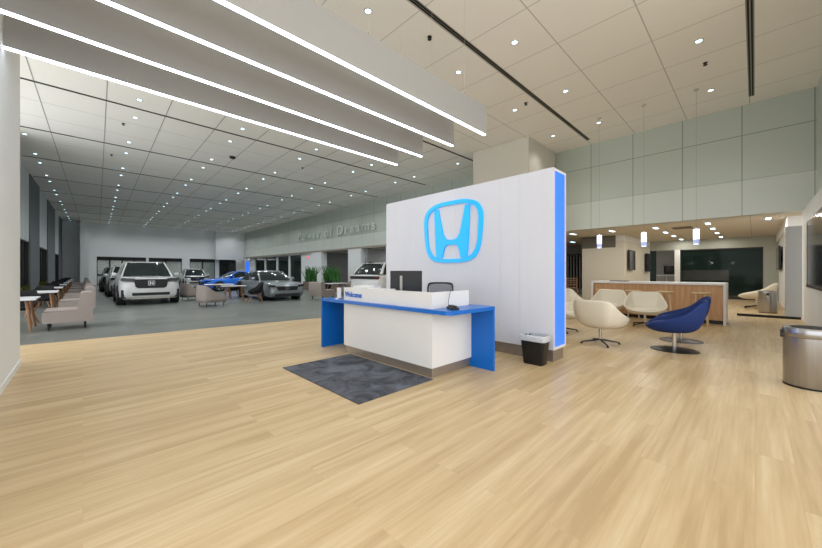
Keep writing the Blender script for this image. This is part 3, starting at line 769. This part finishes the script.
# ------------------------------------------------------------------ showroom furniture
def sofa(label,loc,rotz,wid=.8,group='taupe showroom sofas'):   # seat faces +x
    t=thing('armless_sofa',label,'sofa',loc,rotz,group)
    MB().prism([(-.38,.17),(.44,.17),(.46,.2),(.46,.40),(.43,.43),(-.12,.45),(-.15,.6),(-.18,.85),(-.21,.88),(-.38,.88),(-.41,.85),(-.40,.2)],-wid/2,wid/2,'xz').build('upholstery',M['taupe'],t,smooth=35)
    MB().box((-.16,-wid/2+.01,.43),(.44,wid/2-.01,.48),bev=.02).build('seat_cushion',M['taupe'],t)
    for x,y in ((.36,1),(.36,-1),(-.26,1),(-.26,-1)):
        MB().cyl((x,y*(wid/2-.08),0),(x,y*(wid/2-.08),.18),.022,.028,8).build('leg',M['black'],t)
    return t
def club(label,loc,rotz,group='taupe club armchairs'):
    t=thing('club_armchair',label,'armchair',loc,rotz,group)
    rim=[(.42,-.42),(.1,-.44),(-.3,-.42),(-.42,-.25),(-.44,0),(-.42,.25),(-.3,.42),(.1,.44),(.42,.42)]
    hts=[.45,.5,.78,.84,.84,.84,.78,.5,.45]
    o=catmull([(x,y,h_) for (x,y),h_ in zip(rim,hts)],4)
    rows=[[(p.x,p.y,.16) for p in o],[(p.x*1.02,p.y*1.02,.3) for p in o],[(p.x,p.y,p.z) for p in o],[(p.x*.86,p.y*.84,p.z) for p in o],[(p.x*.84,p.y*.82,.2) for p in o]]
    b=MB().grid(rows); b.build('shell',M['taupe'],t,smooth=50).modifiers.new('s','SOLIDIFY').thickness=.01
    MB().box((-.36,-.36,.16),(.44,.36,.44),bev=.04).build('seat',M['taupe'],t)
    for x,y in ((.34,.32),(.34,-.32),(-.3,.3),(-.3,-.3)): MB().cyl((x,y,0),(x,y,.17),.016,n=8).build('leg',M['dkmetal'],t)
    return t
def table(label,loc,rotz,lx=1.2,ly=.8,h_=.76,group='showroom tables'):
    t=thing('meeting_table',label,'table',loc,rotz,group)
    MB().box((-lx/2,-ly/2,h_-.035),(lx/2,ly/2,h_),bev=.01).build('table_top',M['topwhite'],t)
    for sx in (-1,1):
        for sy in (-1,1):
            MB().cyl((sx*(lx/2-.12),sy*(ly/2-.08),0),(sx*(lx/2-.24),sy*(ly/2-.16),h_-.035),.024,.032,10).build('leg',M['teak'],t,smooth=60)
    MB().box((-lx/2+.2,-.03,h_-.08),(lx/2-.2,.03,h_-.035)).build('rail',M['teak'],t)
    return t
def shellchair(label,loc,rotz,group='black showroom chairs'):
    t=thing('shell_chair',label,'chair',loc,rotz,group)
    rows=shell_rows(); b=MB().grid(rows,True); b.f.append(list(range(len(rows[0]))))
    b.v=[(x*.74,y*.68,z+.02) for x,y,z in b.v]
    o=b.build('shell',M['matteblack'],t,smooth=180); o.modifiers.new('s','SOLIDIFY').thickness=.03
    for x,y in ((.22,.22),(.22,-.22),(-.2,.22),(-.2,-.22)): MB().cyl((x*1.15,y*1.15,0),(x*.6,y*.6,.38),.014,.018,8).build('leg',M['teak'],t)
    return t
sf=sofa('taupe armless sofa nearest the left white wall',(-.22,11.95,0),R(180),.85)
tb=table('white meeting table with oak legs nearest the left white wall',(-1.15,12.2,0),R(90),1.3,.75)
ch=shellchair('black shell chair at the nearest table by the left wall',(-1.15,13.5,0),R(-100))
ords=['second','third','fourth','fifth','sixth','seventh','eighth']
for n,y in enumerate([15.9,20.0,24.2,28.3,32.4,36.5,40.6]):
    dup(sf,(-.1,y,0),R(180),'taupe armless sofa, %s back in the row along the windows'%ords[n])
    dup(tb,(-.95,y+.1,0),R(90),'white meeting table with oak legs, %s back in the row along the windows'%ords[n])
    dup(ch,(-1.0,y+1.5,0),R(-100),'black shell chair, %s back in the row along the windows'%ords[n])
cl=club('taupe club armchair, the nearer of two beside the white SUV',(3.75,15.6,0),R(12))
dup(cl,(3.85,19.4,0),R(12),'taupe club armchair, the farther of two beside the white SUV')
dup(tb,(4.95,16.7,0),R(-10),'white meeting table with oak legs in front of the grey sedan',group='showroom centre tables',scale=(.75,.75,1))
dup(tb,(5.0,19.2,0),R(-10),'white meeting table beside the farther club armchair',group='showroom centre tables')
dup(ch,(5.6,15.85,0),R(170),'black shell chair in front of the grey sedan',group='showroom centre chairs',scale=(1.15,1.35,1.05))
dup(ch,(5.95,20.0,0),R(170),'black shell chair between the grey sedan and the blue car',group='showroom centre chairs')
dup(sf,(8.7,15.4,0),R(15),'taupe armless sofa between the grey sedan and the desk',scale=(1.15,1.0,1.0))
dup(tb,(10.2,16.4,0),R(10),'meeting table right of the taupe sofa, in front of the plants',group='showroom centre tables')
dup(ch,(10.3,17.7,0),R(190),'black shell chair at the table in front of the plants',group='showroom centre chairs')
dup(cl,(11.5,17.0,0),R(190),'taupe club armchair at the table in front of the plants')
# leafy planters
def planter(label,loc,hh_=1.35,n=46,w_=1.1,m='leaf'):
    t=thing('potted_plant',label,'plant',loc,R(90))
    MB().box((-w_/2,-.22,0),(w_/2,.22,.62),bev=.02).build('planter_box',M['pot'],t)
    MB().box((-w_/2+.04,-.18,.62),(w_/2-.04,.18,.64)).build('soil',M['cladding'],t)
    b=MB()
    for k in range(n):
        x=random.uniform(-w_/2+.1,w_/2-.1); y=random.uniform(-.14,.14); a=random.uniform(0,2*PI); l=hh_*random.uniform(.55,1); lean=random.uniform(.1,.55)
        dx,dy=math.cos(a)*lean,math.sin(a)*lean; px,py=-math.sin(a)*.045,math.cos(a)*.045
        rows=[]
        for j in range(6):
            q=j/5; wd=math.sin(PI*(q*.85+.12))*1.0
            cx_,cy_,cz=x+dx*q*q*l,y+dy*q*q*l,.62+l*q*(1-.1*q)
            rows.append([(cx_-px*wd,cy_-py*wd,cz),(cx_+dx*.05,cy_+dy*.05,cz-.01),(cx_+px*wd,cy_+py*wd,cz)])
        b.grid(rows)
    b.build('leaves',M[m],t)
    return t
planter('tall leafy green plants in a box planter left of the grey alcove',(12.6,24.0,0),1.4,70,1.75)
planter('tall leafy green plants in a box planter in front of the grey alcove',(12.6,21.0,0),1.4,84,2.2)
for n,y in enumerate((20.6,23.6,30,33)):
    t=thing('window_plant','small lime green plant on the sill of the left windows, %s from the left'%['first','second','third','fourth'][n],'plant',(-1.85,y,0)); t.scale=(.75,.75,.85)
    MB().lathe([(.12,0),(.16,.45),(.14,.45)],14).build('pot',M['pot'],t,smooth=40)
    b=MB()
    for k in range(34):
        a=random.uniform(0,2*PI); l=random.uniform(.3,.6); r_=random.uniform(.05,.22)
        b.add([(0,0,.43),(r_*math.cos(a)*.6-.03,r_*math.sin(a)*.6+.03,.45+l*.6),(r_*math.cos(a),r_*math.sin(a),.45+l),(r_*math.cos(a)*.6+.03,r_*math.sin(a)*.6-.03,.45+l*.6)],[[0,1,2,3]])
    b.build('leaves',M['lime'],t)

# ------------------------------------------------------------------ cars
def car(kind,label,m,loc,rotz,L=5.0,W=2.0,HT=1.8,group=None,belt_f=None):
    """front towards local +x"""
    t=thing('car' if kind=='sedan' else 'suv',label,'car',loc,rotz,group)
    suv=kind=='suv'
    hl=L/2; w=W/2
    belt=HT*(.64 if suv else .66); hood=HT*(.62 if suv else .6); zb=.24 if suv else .17
    nose=HT*(.50 if suv else .44)
    if belt_f: belt=HT*belt_f
    rw=.39 if suv else .34; ax=L*.3
    st=[(hl,.72,zb+.12,nose*.62,nose*.85),(hl-.04,.84,zb+.06,nose*.8,nose),(hl-.18,.94,zb,nose*.95,hood*.95),(hl-.5,.985,zb,hood*.88,hood),(hl-1.0,1,zb,hood*.9,hood*1.02),(hl-1.45,1,zb,belt*.9,belt),
        (0,1,zb,belt*.92,belt*1.01),(-hl+1.2,1,zb,belt*.93,belt*1.02),(-hl+.4,.98,zb,belt*.93,belt*(1.0 if suv else .98)),(-hl+.1,.93,zb+.03,belt*.85,belt*(.97 if suv else .93)),(-hl,.84,zb+.12,belt*.7,belt*.85)]
    rows=[]
    for x,ws,z0,zs,zt in st:
        ww=w*ws
        half=[(0,z0),(ww*.86,z0),(ww*.97,z0+.08),(ww,(z0+zs)*.5),(ww*.985,zs),(ww*.93,zs+(zt-zs)*.75),(ww*.78,zt),(0,zt+.02)]
        rows.append([(x,y,z) for y,z in half]+[(x,-y,z) for y,z in half[-2:0:-1]])
    b=MB().grid(rows,True); n=len(rows[0]); b.f.append(list(range(n))); b.f.append([(len(rows)-1)*n+i for i in range(n)])
    b.build('body',m,t,smooth=38)
    # glasshouse
    if suv: gb=(hl-1.35,-hl+.12); gt=(hl-2.05,-hl+.5)
    else: gb=(hl-1.35,-hl+.55); gt=(hl-2.2,-hl+1.75)
    zr=HT-.05; wb_,wt=w*.9,w*.68
    g=[]
    for (x0,x1,ww,z) in ((gb[0],gb[1],wb_,belt-.02),((gb[0]+gt[0])/2,(gb[1]+gt[1])/2,(wb_+wt)/2+.02,(belt+zr)/2+.02),(gt[0],gt[1],wt,zr)):
        cr_=.1
        g.append([(x0,-ww*.85,z),(x0+cr_,0,z),(x0,ww*.85,z),(x0-.12,ww,z),(x1+.12,ww,z),(x1,ww*.85,z),(x1-.03,0,z),(x1,-ww*.85,z),(x1+.12,-ww,z),(x0-.12,-ww,z)])
    gm=MB().grid(g,True); gm.f.append([20+i for i in range(10)]); gm.build('windows',M['carglass'],t,smooth=30)
    rf=MB(); x0,x1=gt
    top=[]
    for x,ww,z in ((x0+.06,wt*.86,zr-.03),(x0-.1,wt*.98,zr+.02),((x0+x1)/2,wt*1.04,zr+.05),(x1+.2,wt*1.0,zr+.03),(x1-.06,wt*.88,zr-.02)):
        top.append([(x,-ww,z-.05),(x,-ww*.9,z),(x,0,z+.02),(x,ww*.9,z),(x,ww,z-.05)])
    rf.grid(top).build('roof',m,t,smooth=60)
    for s in (1,-1):
        pa=MB().cyl((gb[0]-.04,s*wb_*.96,belt-.03),(gt[0]-.04,s*wt*.97,zr),.04,.035,8).build('pillar',m,t,smooth=60)
        MB().cyl((gb[1]+.06,s*wb_*.95,belt-.03),(gt[1]+.06,s*wt*.96,zr),.07 if suv else .05,.05,8).build('pillar',m,t,smooth=60)
        xm=(gb[0]+gb[1])/2-.05; MB().cyl((xm,s*wb_*1.0,belt-.02),(xm-.02,s*wt,zr),.035,.03,8).build('pillar',m,t,smooth=60)
        if suv: MB().cyl((xm-1.0,s*wb_*1.0,belt-.02),(xm-1.05,s*wt,zr),.045,.04,8).build('pillar',m,t,smooth=60)
        mi=MB().lathe([(.02,-.11),(.09,-.08),(.11,0),(.09,.08),(.02,.1)],12,mtx=Matrix.Translation((gb[0]-.42,s*(w+.08),belt+.08))@Matrix.Diagonal((.7,1,.8,1))).build('wing_mirror',m,t,smooth=60)
        if suv: MB().tube([(gt[0]-.2,s*wt*.88,zr+.07),(gt[1]+.3,s*wt*.88,zr+.07)],.018,8).build('roof_rail',M['dkmetal'],t)
        # side cladding / sill
        MB().box((-ax+.3,s*w-.02,zb-.02),(ax-.3,s*w+.012,zb+(.16 if suv else .07))).build('sill',M['cladding'] if suv else m,t)
        MB().box((-.06,s*w*.985-.012,belt-.22),(.08,s*w*.985+.022,belt-.19)).build('door_handle',m,t)
        for xx in (ax+.02,-ax):
            y0=s*(w-.24); y1=s*(w+.012)
            MB().cyl((xx,y0,rw),(xx,s*(w+.006),rw),rw+.065,n=30).build('wheel_arch',M['cladding'],t,smooth=40)
            wh=MB().cyl((xx,y0,rw),(xx,y1+s*.015,rw),rw,n=32).build('wheel',M['tyre'],t,smooth=40)
            rm=MB().cyl((xx,y1+s*.01,rw),(xx,y1+s*.022,rw),rw*.16,n=14)
            for k in range(5):
                a=2*PI*k/5
                for da in (-.13,.13):
                    rm.cyl((xx+rw*.1*math.cos(a),y1+s*.016,rw+rw*.1*math.sin(a)),(xx+rw*.68*math.cos(a+da),y1+s*.016,rw+rw*.68*math.sin(a+da)),.022,n=6)
            pts=[(xx+rw*.7*math.cos(2*PI*k/20),y1+s*.014,rw+rw*.7*math.sin(2*PI*k/20)) for k in range(21)]
            rm.tube(pts,.02,6); rm.build('rim',M['rim'],wh)
    # face
    F=hl
    def facepanel(y0,y1,z0,z1,d,thick=.05):
        return MB().box((d-thick,y0,z0),(d,y1,z1))
    if suv:
        gz0,gz1=nose*.80,nose*1.16
        MB().prism([(-w*.55,gz1),(w*.55,gz1),(w*.5,gz0+.02),(w*.42,gz0-.04),(-w*.42,gz0-.04),(-w*.5,gz0+.02)],F-.2,F+.015,'yz').build('grille',M['cladding'],t)
        for s in (1,-1):
            MB().prism([(s*w*.52,gz1+.03),(s*w*.93,gz1+.06),(s*w*.94,gz1-.06),(s*w*.54,gz1-.1)],F-.5,F-.035,'yz').build('headlight',M['headlamp'],t)
            MB().box((F-.25,min(s*w*.78,s*w*.93),zb+.06),(F-.06,max(s*w*.78,s*w*.93),zb+.4)).build('bumper_corner',M['cladding'],t)
        MB().box((F-.2,-w*.6,zb+.16),(F+.008,w*.6,zb+.28)).build('lower_intake',M['cladding'],t)
        MB().box((F-.2,-w*.62,zb+.02),(F+.02,w*.62,zb+.12)).build('skid_plate',M['alu'],t)
    else:
        gz0,gz1=nose*.78,nose*1.08
        MB().prism([(-w*.58,gz1),(w*.58,gz1),(w*.5,gz0),(-w*.5,gz0)],F-.2,F+.012,'yz').build('grille',M['cladding'],t)
        for s in (1,-1):
            MB().prism([(s*w*.6,gz1+.05),(s*w*.93,gz1+.09),(s*w*.92,gz1+.01),(s*w*.6,gz1-.06)],F-.5,F-.05,'yz').build('headlight',M['headlamp'],t)
        MB().box((F-.2,-w*.66,zb+.04),(F+.006,w*.66,zb+.17)).build('lower_intake',M['cladding'],t)
    ez=(gz0+gz1)/2
    em=MB()
    for s in (1,-1):
        em.box((F+.012,min(s*.035,s*.06),ez-.06),(F+.03,max(s*.035,s*.06),ez+.07))
        em.box((F+.012,min(s*.1,s*.112),ez-.08),(F+.028,max(s*.1,s*.112),ez+.09))
    em.box((F+.012,-.04,ez-.012),(F+.03,.04,ez+.014)).box((F+.012,-.112,ez-.09),(F+.028,.112,ez-.078)).box((F+.012,-.112,ez+.085),(F+.028,.112,ez+.097))
    em.build('front_emblem',M['chrome'],t)
    # tail
    MB().box((-F-.012,-w*.84,belt*.84),(-F+.3,w*.84,belt*.93)).build('tail_trim',M['cladding'],t)
    for s in (1,-1):
        MB().box((-F-.02,min(s*w*.7,s*w*.86),belt*.86),(-F+.25,max(s*w*.7,s*w*.86),belt*.91)).build('tail_light',M['red'],t)
    MB().box((-F-.01,-w*.75,zb+.1),(-F+.25,w*.75,zb+.26)).build('rear_bumper_trim',M['cladding'],t)
    return t
car('suv','white three row SUV facing the camera, front left of the showroom',M['carwhite'],(2.12,20.3,0),R(-91),5.0,2.1,1.86)
car('suv','white SUV directly behind the front left SUV',M['carwhite'],(2.0,27.0,0),R(-90),4.8,1.95,1.75)
car('suv','dark SUV third in the line on the left',mat('dark_car_paint',(52,56,62),.25,coat=.6),(1.9,33.4,0),R(-90),4.8,1.95,1.72)
car('suv','white compact SUV in the distance behind the club armchairs',M['carwhite'],(7.3,36.0,0),R(-95),4.5,1.9,1.66)
car('sedan','grey sedan facing the camera beside the black chair',M['cargrey'],(7.15,18.3,0),R(-91),4.95,1.88,1.45)
car('sedan','bright blue sedan side-on behind the grey sedan',M['carblue'],(8.3,27.6,0),R(184),4.6,1.82,1.44)
rs=car('suv','white SUV seen from the rear beyond the reception desk',M['carwhite'],(10.6,11.3,0),R(3),4.8,2.05,1.78,belt_f=.73)

# ------------------------------------------------------------------ signs and blue light column
lp=thing('light_column','blue glowing column at the far end of the long wall','light column',(XW-.1,43.5,0))
MB().box((0,-.45,.05),(.1,.45,2.7)).build('light_panel',M['bluelit'],lp)
MB().box((-.01,-.47,0),(.1,.47,.05)).build('base',M['dkmetal'],lp)
ex=thing('exit_sign','small red lit exit sign on the white wall by the offices','exit sign',(XW-.001,27.9,2.72))
ex.location=(XW-.02,27.95,2.74)
MB().box((-.03,-.2,-.12),(.02,.2,.12)).build('sign_plate',M['white'],ex)
text_mesh('EXIT',.2,M['exitred'],'sign_lettering',ex,.003,.006,face_negx(-.034,0,0))
tx=text_mesh('Power of Dreams',1.05,mat('raised_wall_letters',(200,208,200),.3,var=.01),'wall_lettering',None,.02,.0,face_negx(XW-.02,24.2,4.72),sx=1.25,sp=1.25)
tag(tx,'large raised letters reading Power of Dreams on the long wall','sign')

# the showroom's long walls are not quite square to the wood-floored hall
done=set()
def slant(o):
    if o.type=='MESH' and o.data.name not in done:
        done.add(o.data.name)
        for v in o.data.vertices:
            if v.co.y>9:
                d=SKEW*(v.co.y-9)
                if v.co.x>10: v.co.y*=(XW+d)/XW
                v.co.x+=d
    for c in o.children: slant(c)
for o in list(COL.objects):
    if o.parent: continue
    if o.get('kind')=='structure' and o.name.split('.')[0] not in ('floor','ceiling','trim_1','wall_back','window_4','window_5','window_6','window_7'): slant(o)
for o in (lp,ex):
    d=SKEW*(o.location.y-9); o.location.x+=d; o.location.y*=(XW+d)/XW
for v in tx.data.vertices:
    d=SKEW*(v.co.y-9); v.co.y*=(XW+d)/XW; v.co.x+=d

# ------------------------------------------------------------------ world, camera, view
wd=bpy.data.worlds.new('World'); sc.world=wd; wd.use_nodes=True
bg=wd.node_tree.nodes['Background']; bg.inputs[0].default_value=(.955,.98,1.0,1); bg.inputs[1].default_value=2.4
cam=bpy.data.cameras.new('Camera'); co=bpy.data.objects.new('Camera',cam); COL.objects.link(co)
cam.sensor_width=36; cam.lens=336/822*36; cam.shift_y=-2/822; cam.clip_end=200; cam.clip_start=.05
th=math.atan(344/336)
co.location=(0,0,1.38); co.rotation_euler=(PI/2,0,th-PI/2)
sc.camera=co
vs_=sc.view_settings; vs_.view_transform='Standard'; vs_.look='None'; vs_.gamma=1; vs_.exposure=0; vs_.use_curve_mapping=False
